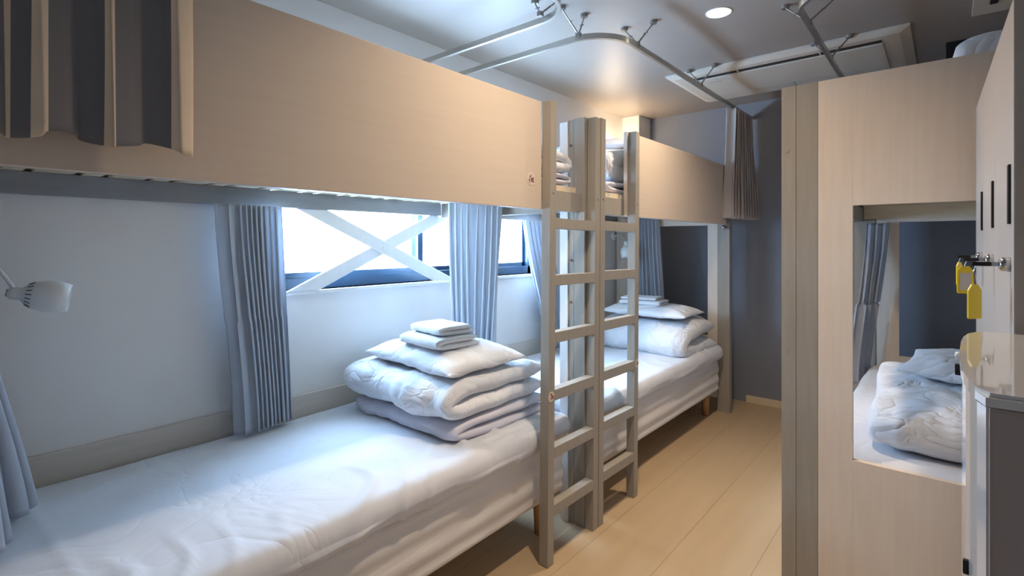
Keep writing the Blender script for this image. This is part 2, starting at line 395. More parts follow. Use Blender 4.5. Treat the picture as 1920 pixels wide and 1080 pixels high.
# ------------------------------------------------------------------ ladders
def make_ladder():
    root = thing('bunk_ladder', 'wooden bunk ladder nearest the camera with a round sticker on its left rail', 'ladder', (-1.205, 1.797, 0), 'bunk ladders')
    y0 = 1.608; wdt = .377
    for a in (y0, y0+wdt-.040):
        r = box('rail', XF, -1.184, a, a+.040, 0, ZP1, 'post', root, .002)
        bm = bmesh.new(); add_cyl(bm, (-1.1845, a+.020, 1.463), (-1.1832, a+.020, 1.463), .0042, n=14)
        finish('bolt', bm, 'bolt', r)
    for k in range(6):
        zt = 1.367-.2277*k
        box('rung', XF+.002, -1.1845, y0+.040, y0+wdt-.040, zt-.043, zt, 'post', root, .002)
    return root
def copy_tree(o, parent=None):
    c = o.copy(); col.objects.link(c)
    if parent is not None: c.parent = parent
    for ch in list(o.children): copy_tree(ch, c)
    return c
lad1 = make_ladder()
lad2 = copy_tree(lad1); lad2.location.y += .384
lad2['label'] = 'wooden bunk ladder second from the camera leaning at the far bunk'
for l in (lad1, lad2): l.rotation_euler.x = -math.radians(.75)
def sticker(parent, y, z, ry, rz, x=None):
    bm = bmesh.new()
    n = 28; x = -1.1835 if x is None else x
    c = [bm.verts.new((x, y+ry*math.cos(2*PI*i/n), z+rz*math.sin(2*PI*i/n))) for i in range(n)]
    c2 = [bm.verts.new((v.co.x+.0008, v.co.y, v.co.z)) for v in c]
    for i in range(n): bm.faces.new((c[i], c[(i+1) % n], c2[(i+1) % n], c2[i]))
    bm.faces.new(c2)
    s = finish('sticker', bm, 'sticker', parent)
    return s
def marks(parent, x, y, z, k, m, spots):
    bm = bmesh.new()
    for dy, dz, r in spots:
        add_cyl(bm, (x, y+dy*k, z+dz*k), (x+.0012, y+dy*k, z+dz*k), r*k, n=12)
    return finish('sticker_print', bm, m, parent)
# ------------------------------------------------------------------ beds (mattress on legs)
def rounded_block(x0, x1, y0, y1, z0, z1, r, step=.03, disp=None, rz=None):
    """closed rounded box mesh with a fine grid, disp(v, n) -> offset"""
    hx, hy, hz = (x1-x0)/2, (y1-y0)/2, (z1-z0)/2; c = Vector(((x0+x1)/2, (y0+y1)/2, (z0+z1)/2))
    r = min(r, hx, hy, hz)
    def axis(h):
        n = max(2, int(2*(h-r)/step)); inner = [-(h-r)+2*(h-r)*i/n for i in range(n+1)] if h-r > 1e-4 else [0.0]
        q = 4
        e = [r*(1-math.tan(PI/4*(1-i/q))) for i in range(q)]  # placeholders
        lo = [-(h-r)-r*math.tan(PI/4*(q-i)/q) for i in range(q)]
        hi = [(h-r)+r*math.tan(PI/4*(i+1)/q) for i in range(q)]
        return lo+inner+hi
    ax = [axis(hx), axis(hy), axis(hz)]; H3 = (hx, hy, hz)
    bm = bmesh.new(); cache = {}
    def vert(p):
        inn = Vector([max(-(H3[i]-r), min(H3[i]-r, p[i])) for i in range(3)])
        d = Vector(p)-inn
        n = d.normalized() if d.length > 1e-9 else Vector((0, 0, 1))
        q = inn+n*r
        key = (round(p[0], 5), round(p[1], 5), round(p[2], 5))
        if key not in cache:
            wv = q+c
            if disp: wv = wv+disp(wv, n)
            cache[key] = bm.verts.new(wv)
        return cache[key]
    for a in range(3):
        u, v = [(1, 2), (2, 0), (0, 1)][a]
        for s in (-1, 1):
            U, V = ax[u], ax[v]
            for i in range(len(U)-1):
                for j in range(len(V)-1):
                    qd = []
                    for (ii, jj) in ((i, j), (i+1, j), (i+1, j+1), (i, j+1)):
                        p = [0, 0, 0]; p[a] = s*H3[a]; p[u] = U[ii]; p[v] = V[jj]; qd.append(vert(p))
                    if s < 0: qd = qd[::-1]
                    if len(set(qd)) == 4:
                        try: bm.faces.new(qd)
                        except ValueError: pass
    return bm
def make_bed(label, x0, x1, y0, y1, seed, grp=None, ztop=.515, legs=True):
    root = thing('bed', label, 'bed', ((x0+x1)/2, (y0+y1)/2, 0), grp)
    for (a, b) in ((x0+.10, y0+.12), (x0+.10, y1-.12), (x1-.10, y0+.12), (x1-.10, y1-.12)):
        bm = bmesh.new(); add_cyl(bm, (a, b, 0), (a, b, .178), .022, .030, n=24); finish('leg', bm, 'leg', root, smooth=True)
    def dm(v, n):
        side = 1-abs(n.z)
        q = math.sin((v.z-.17)*2*PI/.078+.6)*.0042*side
        return n*(q+.003*fn(v.x*3, v.y*3, v.z*9+seed))
    finish('mattress', rounded_block(x0+.02, x1-.030, y0+.02, y1-.02, .170, .415, .035, .014, dm), 'quilt', root, smooth=True)
    def ds(v, n):
        up = max(0, n.z)
        e = .006*fn(v.x*2.2+seed, v.y*1.6, 0)+.0035*fn(v.x*6, v.y*5+seed, 1)
        # creases that run in from the aisle edge
        dx = max(0, 1-abs(v.x-(x1-.12))/.22)
        ph = v.y*38+6*fn(v.y*3, v.x*4, seed)+v.x*14
        e += .011*dx*max(0, math.sin(ph))**3*max(0, fn(v.y*2.3+seed, 3, 0)+.35)*2
        # straight fold line along the bed
        e -= .0035*math.exp(-((v.x-(x0+.45)-.02*math.sin(v.y*3))/.006)**2)*up
        e += .004*math.exp(-((v.y-(y0+.35)-.05*v.x)/.012)**2)*up
        o = n*e
        if v.z < ztop-.06: o += Vector((n.x, n.y, 0))*(.006*math.sin(v.y*9+seed)+.005*fn(v.y*6, v.x*6, seed)) + Vector((0, 0, .012*fn(v.y*4, v.x*4, seed)))
        return o
    finish('sheet', rounded_block(x0, x1, y0, y1, .405, ztop, .050, .0125, ds), 'sheet', root, smooth=True)
    return root
bedA = make_bed('near left bed with white sheet beneath the long guard panel', -2.172, -1.258, -.03, 1.905, 1.3, 'legged beds under the bunks')
bedB = make_bed('far left bed with white sheet against the slate wall end', -2.172, -1.255, 2.055, 3.92, 4.1, 'legged beds under the bunks')
bedC = make_bed('bed seen through the opening of the right bunk', -.375, .60, 2.09, 3.90, 7.7, 'legged beds under the bunks')

# ------------------------------------------------------------------ bedding
def pillow_bm(a, b, h, seed=0, n=44, sag=0.0):
    bm = bmesh.new(); g = {}
    for s in (1, -1):
        for i in range(n+1):
            for j in range(n+1):
                u = -1+2*i/n; v = -1+2*j/n
                u = math.sin(u*PI/2)*.35+u*.65; v = math.sin(v*PI/2)*.35+v*.65
                edge = (i in (0, n) or j in (0, n))
                if s < 0 and edge: g[(s, i, j)] = g[(1, i, j)]; continue
                t = (max(0, (1-abs(u)**3.2))*max(0, (1-abs(v)**3.2)))**.55
                x = a*u*(1-.07*math.cos(v*PI/2)); y = b*v*(1-.07*math.cos(u*PI/2))
                wr_ = .010*fn(u*2.5+seed, v*2.5, s)+.006*fn(u*7, v*7+seed, s)
                rad = math.atan2(v, u)
                wr_ += .006*math.sin(rad*13+seed*3+3*fn(u*2, v*2, seed))*min(1, math.hypot(u, v)**2)*(1-abs(t-.5))
                z = s*h*t*(1 if s > 0 else .55)+wr_*t+.008*fn(u*2+5, v*2, seed)*(1-t)
                z -= sag*(u*u)
                g[(s, i, j)] = bm.verts.new((x, y, z))
        for i in range(n):
            for j in range(n):
                q = [g[(s, i, j)], g[(s, i+1, j)], g[(s, i+1, j+1)], g[(s, i, j+1)]]
                if s < 0: q = q[::-1]
                bm.faces.new(q)
    return bm
def pillow(label, loc, size, h, rot=(0, 0, 0), seed=0, group=None, m='pillow', sag=0):
    bm = pillow_bm(size[0]/2, size[1]/2, h, seed, sag=sag)
    bmesh.ops.recalc_face_normals(bm, faces=bm.faces[:])
    me = bpy.data.meshes.new('pillow'); bm.to_mesh(me); bm.free()
    o = bpy.data.objects.new('pillow', me); col.objects.link(o); me.materials.append(M[m])
    for p in me.polygons: p.use_smooth = True
    o.location = loc; o.rotation_euler = [math.radians(q) for q in rot]
    return tag(o, label, 'pillow', group)
def folded_cloth(name, label, cat, path, th, x0, x1, m, seed=0, rotz=0, n_x=56, taper=.10, wob=.012, group=None, loc=None, pinch=.4, flip=None):
    """A blanket folded in layers: centre line path [(y,z)...] in the YZ plane, half thickness th, laid along X from x0 to x1."""
    # resample + smooth the path
    P = [Vector((0, a, b)) for a, b in path]
    for _ in range(3):
        Q = [P[0]]
        for a, b in zip(P, P[1:]): Q += [a*.75+b*.25, a*.25+b*.75]
        Q.append(P[-1]); P = Q
    L = [0]
    for a, b in zip(P, P[1:]): L.append(L[-1]+(b-a).length)
    N = max(30, int(L[-1]/.016)); pts = []
    for k in range(N+1):
        d = L[-1]*k/N; i = 0
        while i < len(L)-2 and L[i+1] < d: i += 1
        t = (d-L[i])/max(1e-6, L[i+1]-L[i]); pts.append(P[i].lerp(P[i+1], min(1, t)))
    nor = []
    for k in range(N+1):
        t = (pts[min(k+1, N)]-pts[max(k-1, 0)]).normalized(); nor.append(Vector((0, -t.z, t.y)))
    bm = bmesh.new(); xc = (x0+x1)/2; hx = (x1-x0)/2
    M2 = 2*(N+1)
    rows = []
    for i in range(n_x+1):
        u = -1+2*i/n_x; u = math.sin(u*PI/2)*.5+u*.5
        tp = max(.0, 1-abs(u)**(1/taper if taper else 50))**pinch
        row = []
        for s in (1, -1):
            rng = range(N+1) if s > 0 else range(N, -1, -1)
            for k in rng:
                e = min(k, N-k)/N*L[-1]
                te = min(1, (e/(th*1.6)+.0))**.5 if e < th*1.6 else 1
                t = th*te*(.10+.90*tp)
                t *= 1+.16*fn(u*3+seed, k*.05, s*2)+.10*fn(u*8, k*.12, seed)
                p = pts[k]+nor[k]*s*t
                x = xc+hx*u*(1-.02*math.sin(k*.11+seed))
                y = p.y+wob*fn(u*2+seed, k*.07, 3)+.5*wob*fn(u*6, k*.15, seed+7)
                z = p.z+.45*wob*fn(u*3+seed, k*.1, 9)
                row.append(bm.verts.new((x, y, z)))
        rows.append(row)
    for A, B in zip(rows, rows[1:]):
        for k in range(M2): bm.faces.new((A[k], A[(k+1) % M2], B[(k+1) % M2], B[k]))
    for row in (rows[0], rows[-1]):
        # close the end as a seam between the two faces of the cloth
        for k in range(N):
            q = [row[k], row[k+1], row[M2-2-k], row[M2-1-k]]
            try: bm.faces.new(q)
            except ValueError: pass
    bmesh.ops.recalc_face_normals(bm, faces=bm.faces[:])
    me = bpy.data.meshes.new(name); bm.to_mesh(me); bm.free()
    zmin = min(v.co.z for v in me.vertices); c = Vector((xc, sum(p.y for p in pts)/len(pts), zmin))
    me.transform(Matrix.Translation(-c))
    o = bpy.data.objects.new(name, me); col.objects.link(o); me.materials.append(M[m])
    for p in me.polygons: p.use_smooth = True
    o.location = loc if loc else c; o.rotation_euler = (0, 0, math.radians(rotz))
    return tag(o, label, cat, group)
def folded_towel(label, cx, cy, z, sx, sy, th, layers, rotz, seed, group, m='towel'):
    """small towel folded into layers with a rounded fold on the -Y side"""
    path = []; y0, y1 = -sy/2, sy/2; h = th/layers
    for k in range(layers):
        zz = h*(k+.5)
        path += [(y1, zz), (y0+h*.6, zz)] if k % 2 == 0 else [(y0+h*.6, zz), (y1-h*.6, zz)]
    return folded_cloth('towel', label, 'towel', path, h*.47, -sx/2, sx/2, m, seed, rotz, 24, taper=.07, wob=.003, group=group, loc=(cx, cy, z), pinch=.35)

# --- pile on the near bed
folded_cloth('folded_blanket', 'thin pale folded blanket at the bottom of the pile on the near bed', 'blanket',
             [(1.88, .528), (1.43, .530), (1.318, .535), (1.305, .554), (1.40, .572), (1.88, .572)], .021, -2.06, -1.385, 'blanket', 3.3, 0, wob=.022, group='folded bedding on the near bed')
folded_cloth('folded_duvet', 'thick white folded duvet in the middle of the pile on the near bed', 'duvet',
             [(1.88, .628), (1.43, .627), (1.320, .630), (1.285, .664), (1.34, .700), (1.48, .706), (1.88, .702)], .041, -2.10, -1.395, 'duvet', 8.1, 0, wob=.026, group='folded bedding on the near bed', pinch=.45)
pillow('white pillow lying on the folded duvet of the near bed', (-1.70, 1.540, .775), (.60, .44), .072, (1, 1, -3), 2.2)
folded_towel('lower folded white towel of the pair on the near pillow', -1.66, 1.475, .832, .27, .24, .054, 2, -4, 1.1, 'towels on the near bed pile')
folded_towel('upper folded white towel topping the pile on the near bed', -1.66, 1.49, .884, .225, .19, .040, 2, -7, 5.1, 'towels on the near bed pile')

# --- pile on the far bed
folded_cloth('folded_duvet', 'white folded duvet on the far left bed', 'duvet',
             [(3.84, .535), (3.45, .54), (3.30, .555), (3.27, .60), (3.34, .66), (3.50, .672), (3.84, .665)], .056, -1.99, -1.29, 'duvet', 5.5, 0, wob=.03, pinch=.45)
pillow('white pillow on the folded duvet of the far left bed', (-1.63, 3.50, .775), (.62, .42), .055, (0, 1, 3), 6.2)
folded_towel('lower folded white towel of the pair on the far pillow', -1.68, 3.47, .822, .30, .22, .036, 2, 4, 2.1, 'towels on the far bed pile')
folded_towel('upper folded white towel of the pair on the far pillow', -1.70, 3.475, .857, .26, .19, .022, 2, 6, 3.7, 'towels on the far bed pile')

# --- upper bunks
def pad(label, y0, y1, seed):
    o = finish('mattress_pad', rounded_block(-2.1995, -1.285, y0, y1, 1.516, 1.570, .010, .06, lambda v, n: n*.004*fn(v.x*4, v.y*4, seed)), 'quilt', origin=(-1.7, (y0+y1)/2, 1.516), smooth=True)
    tag(o, label, 'mattress pad')
pad('thin white pad on the near upper bunk behind the guard panel', -.95, 1.50, 3)
pad('thin white pad on the far upper bunk behind the shorter guard panel', 2.98, 3.90, 5)
folded_cloth('folded_blanket', 'grey and white folded blanket on the near upper bunk beside the ladder', 'blanket',
             [(1.52, 1.531), (1.84, 1.531), (1.90, 1.538), (1.895, 1.557), (1.80, 1.564), (1.52, 1.564)], .014, -1.80, -1.27, 'blanket', 2.9, 0, wob=.01)
folded_cloth('folded_duvet', 'white folded duvet on the near upper bunk above the blanket', 'duvet',
             [(1.45, 1.598), (1.80, 1.596), (1.885, 1.60), (1.905, 1.615), (1.87, 1.638), (1.75, 1.655), (1.45, 1.665)], .026, -1.82, -1.262, 'duvet', 9.9, 0, wob=.012)
folded_cloth('folded_blanket', 'grey folded blanket under the duvet on the far upper bunk', 'blanket',
             [(2.80, 1.532), (2.28, 1.532), (2.22, 1.544), (2.24, 1.563), (2.35, 1.569), (2.80, 1.569)], .016, -1.75, -1.275, 'blanket', 1.9, 0, wob=.014)
folded_cloth('folded_duvet', 'white rumpled folded duvet on the far upper bunk behind the ladder', 'duvet',
             [(2.95, 1.635), (2.45, 1.635), (2.31, 1.65), (2.31, 1.70), (2.45, 1.725), (2.95, 1.725)], .050, -1.85, -1.285, 'duvet', 4.4, 0, wob=.03, taper=.05)
pillow('white pillow crowning the bedding on the far upper bunk', (-1.58, 2.66, 1.815), (.52, .40), .055, (4, 0, 8), 3.1)
folded_cloth('folded_duvet', 'white folded duvet on top of the right upper bunk', 'duvet',
             [(2.80, 1.565), (2.20, 1.565), (2.14, 1.61), (2.20, 1.665), (2.75, 1.665), (2.80, 1.72), (2.70, 1.77), (2.24, 1.77), (2.17, 1.84), (2.24, 1.915), (2.80, 1.915)], .046, .012, .60, 'duvet', 6.4, 0, wob=.02)

# --- right lower bunk
pillow('grey white pillow lying on the duvet inside the right bunk', (.125, 2.86, .738), (.54, .42), .055, (4, 2, -8), 7.7)
folded_cloth('folded_duvet', 'large white bundled duvet inside the right bunk by the opening', 'duvet',
             [(3.20, .560), (2.50, .560), (2.32, .565), (2.275, .600), (2.34, .640), (2.50, .646), (3.20, .650)], .046, -.235, .50, 'duvet', 12.2, 2, wob=.03, taper=.12, pinch=.5)

# ------------------------------------------------------------------ curtains
def curtain(name, label, top, bot, z0, z1, pleats, amp0, amp1, m='curtain', seed=0, nu=None, nv=48, group=None, gather=None, parent=None, warp=None, shade_bands=None):
    """top / bot: polylines [(x,y)...] of the cloth's line at the rail and at the hem; z0 top, z1 hem (value or function of u)"""
    nu = nu or int(pleats*14)
    def along(pl, u):
        if len(pl) == 1: return Vector((pl[0][0], pl[0][1], 0))
        L = [0]
        for a, b in zip(pl, pl[1:]): L.append(L[-1]+math.hypot(b[0]-a[0], b[1]-a[1]))
        d = u*L[-1]; i = 0
        while i < len(L)-2 and L[i+1] < d: i += 1
        t = (d-L[i])/max(1e-6, L[i+1]-L[i])
        return Vector((pl[i][0]*(1-t)+pl[i+1][0]*t, pl[i][1]*(1-t)+pl[i+1][1]*t, 0))
    bm = bmesh.new(); rows = []
    for j in range(nv+1):
        v = j/nv; row = []
        for i in range(nu+1):
            u = i/nu
            a = along(top, u); b = along(bot, u)
            e = v*v*(3-2*v)*.5+v*.5
            p = a.lerp(b, e)
            t = (along(bot if v > .5 else top, min(1, u+.01))-along(bot if v > .5 else top, max(0, u-.01)))
            t.z = 0
            if t.length < 1e-6: t = Vector((1, 0, 0))
            t.normalize(); n = Vector((-t.y, t.x, 0))
            uu = warp(u) if warp else u
            ph = 2*PI*pleats*(uu+.05*fn(u*3+seed, v*.35, 2)/1.0)+.7*fn(u*4, v*.9, seed)
            am = amp0*(1-v)+amp1*v; am *= .75+.5*fn(u*5+seed, v*1.2, 5)+.2
            s = math.sin(ph); s = math.copysign(abs(s)**.8, s)
            p = p+n*am*s+t*am*.45*math.sin(2*ph+.6)
            zt = z0(u) if callable(z0) else z0; zb = z1(u) if callable(z1) else z1
            row.append(bm.verts.new((p.x, p.y, zt*(1-v)+zb*v)))
        rows.append(row)
    for A, B in zip(rows, rows[1:]):
        for k in range(nu):
            f = bm.faces.new((A[k], A[k+1], B[k+1], B[k]))
            if shade_bands and any(a <= (k+.5)/nu < b for a, b in shade_bands): f.material_index = 1
    if shade_bands: m = [m, 'fold_shade']
    o = finish(name, bm, m, parent, (sum(p[0] for p in bot)/len(bot), sum(p[1] for p in bot)/len(bot), z1 if not callable(z1) else z1(.5)), smooth=True)
    md = o.modifiers.new('cloth_thickness', 'SOLIDIFY'); md.thickness = .0022; md.offset = 0
    if parent is None: tag(o, label, 'curtain', group)
    return o
curtain('curtain', 'blue grey curtain bunched beside the window over the near bed', [(-2.085, .735), (-2.10, .80), (-2.125, 1.0)], [(-2.07, .805), (-2.065, .875), (-2.11, 1.035)], 1.418, .530, 9.6, .015, .019, seed=1.2, nu=240, group='curtains on the window wall',
        warp=lambda u: u/.30*.11 if u < .30 else .11+(u-.30)/.70*.89)
curtain('curtain', 'blue grey curtain hanging at the bay divide between the two left beds', [(-2.05, 1.885), (-1.665, 1.888)], [(-1.98, 1.87), (-1.72, 1.885)], 1.494, .545, 8, .020, .030, seed=4.2, nu=220,
        warp=lambda u: u+.035*math.sin(u*2*PI))
curtain('curtain', 'blue grey curtain by the window of the far bed behind the ladder', [(-2.10, 2.60), (-2.12, 2.90)], [(-2.06, 2.80), (-2.09, 3.05)], 1.418, .55, 6, .020, .024, seed=6.2, nu=160)
curtain('curtain', 'blue grey pleated curtain at the far end of the far left bed', [(-2.00, 3.90), (-1.77, 3.90)], [(-1.98, 3.88), (-1.71, 3.88)], 1.475, .56, 7, .020, .022, seed=8.2, nu=160)
curtain('curtain', 'dark grey curtain hem lying on the near bed at the picture left edge', [(-2.12, .03), (-1.62, .03)], [(-2.12, .12), (-1.98, .20), (-1.84, .13), (-1.60, .08)], 1.395, lambda u: .545+.015*math.sin(u*17), 6, .03, .052, seed=2.7, nu=200)
curtain('curtain', 'grey curtain hanging inside the right bunk at its far corner', [(-.385, 3.86), (-.265, 3.86)], [(-.44, 3.60), (-.37, 3.88)], 1.39, .43, 3.2, .014, .022, seed=5.7)
# ------------------------------------------------------------------ ceiling curtain rails
ZR = 2.25
def arc(cx, cy, r, a0, a1, n=14): return [(cx+r*math.cos(math.radians(a0+(a1-a0)*i/n)), cy+r*math.sin(math.radians(a0+(a1-a0)*i/n)), ZR) for i in range(n+1)]
def rail(label, pts, hangers, ends=()):
    root = thing('curtain_rail', label, 'curtain rail', (pts[len(pts)//2][0], pts[len(pts)//2][1], ZR), 'aluminium ceiling curtain rails')
    bm = bmesh.new(); add_tube(bm, pts, .01, rect=(.008, .013)); finish('track', bm, 'alu', root)
    for (p, t1, t2) in hangers:
        bm = bmesh.new()
        for t in (t1, t2):
            a = Vector((p[0], p[1], ZR+.014)); b = Vector((t[0], t[1], H-.012))
            add_tube(bm, [a, a.lerp(b, .55)], .0043, 8); add_tube(bm, [a.lerp(b, .5), b], .0032, 8)
            mid = a.lerp(b, .52); add_cyl(bm, mid-Vector((.010, 0, 0)), mid+Vector((.010, 0, 0)), .0035, n=8)
            add_cyl(bm, b-Vector((0, 0, .004)), b+Vector((0, 0, .0115)), .017, .019, n=16)
        add_box(bm, p[0]-.011, p[0]+.011, p[1]-.011, p[1]+.011, ZR+.002, ZR+.022, .002)
        finish('bracket', bm, 'bracket', root)
    return root
X1 = -1.178
rail('curved aluminium ceiling rail over the near bunk with hanging curtain', [(-2.195, 1.81, ZR), (-1.43, 1.81, ZR)]+arc(-1.36, 1.64, .17, 90, 2)[1:]+[(-1.19, 1.2, ZR), (X1-.005, -.9, ZR)],
     [((-1.345, 1.775), (-1.441, 1.86), (-1.33, 1.90)), ((X1-.005, .7), (-1.27, .62), (-1.10, .62))])
rail('curved aluminium ceiling rail over the far bunk ending at slate wall', [(-2.195, 2.078, ZR), (-1.45, 2.074, ZR)]+arc(-1.385, 2.28, .206, -90, 0)[1:]+[(X1, 2.6, ZR), (X1, 4.318, ZR)],
     [((-1.34, 2.07), (-1.378, 1.985), (-1.344, 2.125)), ((X1, 2.355), (-1.27, 2.395), (-1.118, 2.41)), ((X1, 3.22), (-1.26, 3.245), (-1.10, 3.24))])
rail('curved aluminium ceiling rail over the right bunk', [(.60, 2.28, ZR), (-.30, 2.28, ZR)]+arc(-.30, 2.45, .17, 270, 180)[1:]+[(-.471, 2.6, ZR), (-.473, 4.318, ZR)],
     [((-.472, 2.62), (-.575, 2.655), (-.372, 2.68)), ((-.473, 3.20), (-.56, 3.25), (-.395, 3.25))])
curtain('hanging_curtain', 'beige grey curtain gathered on the ceiling rail beside the slate wall', [(-1.178, 3.80), (-1.178, 4.25)], [(-1.195, 3.79), (-1.14, 4.27)], 2.236, 1.447, 11, .030, .036, 'curtain_beige', 3.9)
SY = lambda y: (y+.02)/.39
curtain('hanging_curtain', 'curtain with painted lit and shaded folds over the near guard panel in the upper left corner', [(-1.183, -.02), (-1.183, .37)], [(-1.165, -.02), (-1.165, .37)], 2.236, lambda u: 1.452-.009*math.sin(u*2*PI*3.1+1.2), 4.1, .010, .016, 'fold_lit', 11.3, nu=200,
        shade_bands=[(0, SY(.099)), (SY(.114), SY(.128)), (SY(.157), SY(.224)), (SY(.250), SY(.329))])  # spans of cloth where the dark of the folds is painted on

# ------------------------------------------------------------------ downlights
def downlight(label, x, y, power, grp='round downlights'):
    root = thing('downlight', label, 'ceiling light', (x, y, H-.01), grp)
    bm = bmesh.new(); add_lathe(bm, [(.050, 0), (.056, -.004), (.060, -.003), (.061, 0), (.050, 0)], (x, y, H), n=40); finish('trim_ring', bm, 'white_plastic', root, smooth=True)
    bm = bmesh.new(); add_cyl(bm, (x, y, H-.0045), (x, y, H-.001), .049, n=40); finish('diffuser', bm, 'led', root)
    l = ceiling_lamp(0, 0, power); l.parent = root; l.location = (0, 0, .0045)
downlight('round lit downlight in the ceiling above the aisle', -.838, 2.527, 10)
downlight('round downlight above the aisle nearer the camera than the bunk ladders', -.72, 1.33, 10.8)

# ------------------------------------------------------------------ ceiling air conditioner
ac = thing('air_conditioner', 'long cream ceiling cassette air conditioner with a dark slot', 'air conditioner', (-.785, 3.63, H-.03))
bm = bmesh.new()
o_ = [(-1.43, 3.262), (-.140, 3.262), (-.140, 4.02), (-1.43, 4.02)]; i_ = [(-1.385, 3.30), (-.185, 3.30), (-.185, 3.985), (-1.385, 3.985)]
vo = [bm.verts.new((x, y, H-.001)) for x, y in o_]; vm = [bm.verts.new((x, y, H-.012)) for x, y in o_]; vi = [bm.verts.new((x, y, H-.030)) for x, y in i_]
for i in range(4):
    j = (i+1) % 4; bm.faces.new((vo[i], vo[j], vm[j], vm[i])); bm.faces.new((vm[i], vm[j], vi[j], vi[i]))
bm.faces.new(vo); bm.faces.new(vi[::-1])
finish('housing', bm, 'ac_plastic', ac)
box('air_slot', -1.315, -.265, 3.352, 3.392, H-.0325, H-.029, 'dark', ac, 0)
box('intake_panel', -1.315, -.262, 3.397, 3.80, H-.040, H-.029, 'ac_plastic', ac, .003)
box('air_flap', -1.315, -.78, 3.815, 3.965, H-.036, H-.029, 'ac_plastic', ac, .003)
box('air_flap', -.777, -.262, 3.815, 3.965, H-.036, H-.029, 'ac_plastic', ac, .003)
bm = bmesh.new()
for k in range(6): add_box(bm, -1.215+k*.014, -1.205+k*.014, 3.47, 3.478, H-.0412, H-.0398, 0)
finish('maker_mark', bm, 'dark_side', ac)
for x in (-1.0, -.55): box('slot_clip', x-.003, x+.003, 3.350, 3.394, H-.036, H-.030, 'ac_plastic', ac, 0)
# small ceiling panel top right
cp = thing('ceiling_sensor_panel', 'small beige ceiling panel with a black square at the top right', 'ceiling panel', (.2, 3.18, H-.02))
box('plate', .092, .40, 2.75, 3.33, H-.018, H-.0005, 'ac_plastic', cp, .004)
box('sensor', .150, .178, 3.13, 3.20, H-.022, H-.0175, 'black', cp, .001)
dk = box('ceiling_box', -.003, .085, 3.722, 3.78, 2.29, 2.379, 'black', bev=.004)
tag(dk, 'small dark box on the ceiling above the right bunk', 'ceiling box')

# ------------------------------------------------------------------ reading lamps
def bez(p0, p1, p2, p3, n=18):
    p0, p1, p2, p3 = map(Vector, (p0, p1, p2, p3))
    return [p0*(1-t)**3+p1*3*t*(1-t)**2+p2*3*t*t*(1-t)+p3*t**3 for t in [i/n for i in range(n+1)]]
def reading_lamp(label, base, joint, axis, ctl1, ctl2, lit=False, s=1.0, lat=True):
    root = thing('reading_lamp', label, 'reading lamp', base, 'white flexible reading lamps')
    b = Vector(base)
    bm = bmesh.new(); add_lathe(bm, [(0, .0), (.040, 0), (.040, .012), (.034, .020), (.012, .024), (0, .024)], b, (1, 0, 0), 28)
    add_cyl(bm, b+Vector((.02, 0, 0)), b+Vector((.045, 0, 0)), .008)
    finish('wall_mount', bm, 'white_plastic', root, smooth=True)
    bm = bmesh.new(); add_tube(bm, bez(b+Vector((.04, 0, 0)), ctl1, ctl2, joint), .0055*s, 12); finish('gooseneck', bm, 'white_plastic', root, smooth=True)
    j = Vector(joint); a = Vector(axis).normalized()
    bm = bmesh.new()
    prof = [(0, -.020), (.010, -.019), (.017, -.011), (.018, 0), (.017, .010), (.030, .022), (.040, .040), (.0462, .066), (.0455, .092), (.040, .118), (.037, .118), (.042, .092), (.042, .070), (.036, .050), (.026, .040), (0, .034)]
    add_lathe(bm, [(r*s, h*s) for r, h in prof], j, a, 36); sh = finish('lamp_shade', bm, 'white_plastic', root, smooth=True)
    bm = bmesh.new()
    u = a.orthogonal().normalized(); v = a.cross(u)
    for k in range(9):
        t = 2*PI*k/9
        c = j-a*.0195*s+(u*math.cos(t)+v*math.sin(t))*.008*s
        add_cyl(bm, c, c-a*.0015, .0018*s, n=8)
    finish('vent_hole', bm, 'dark', sh); bm = bmesh.new()
    for k in range(9):
        t = 2*PI*k/9
        for w_ in (0, .35):
            e_ = u*math.cos(t+w_)+v*math.sin(t+w_); add_cyl(bm, j+a*.023*s+e_*.0307*s, j+a*.036*s+e_*.038*s, .0012*s, n=6)
    finish('vent_slot', bm, 'dark', sh)
    bm = bmesh.new(); add_lathe(bm, [(0, .038), (.012, .040), (.016, .052), (.012, .062), (0, .066)], j, a, 24) if s == 1.0 else add_lathe(bm, [(0, .048*s), (.020*s, .066*s), (.018*s, .098*s), (0, .105*s)], j, a, 24)
    finish('bulb', bm, 'lamp_glow' if lit else 'white_plastic', root, smooth=True)
    return root
reading_lamp('white gooseneck reading lamp on the wall over the near left bed', (-2.199, -.02, 1.30), (-2.025, .198, 1.125), (.22, .93, -.17), (-2.09, -.02, 1.33), (-2.05, .15, 1.27), s=1.0)
reading_lamp('white gooseneck reading lamp seen through the rungs at the far left bed', (-2.199, 3.93, 1.33), (-1.96, 3.72, 1.262), (.12, -.10, -1), (-2.08, 3.92, 1.36), (-2.0, 3.84, 1.22), s=1.0)
reading_lamp('lit reading lamp in the corner of the far upper bunk', (-2.199, 3.80, 1.70), (-2.08, 3.80, 1.80), (-.22, .08, 1), (-2.10, 3.80, 1.66), (-2.07, 3.80, 1.74), lit=True)
pl = bpy.data.lights.new('reading_lamp_light', 'POINT'); pl.energy = 20; pl.color = (1.0, .76, .5); pl.shadow_soft_size = .032
po = bpy.data.objects.new('reading_lamp_light', pl); col.objects.link(po); po.location = (-2.100, 3.808, 1.897)

# ------------------------------------------------------------------ lockers and key tags
phi = math.atan(.0185)
lk = thing('locker', 'tall pale grey steel locker bank with three narrow doors and black handles', 'locker', (.063, 1.95, 0))
LKW = .283
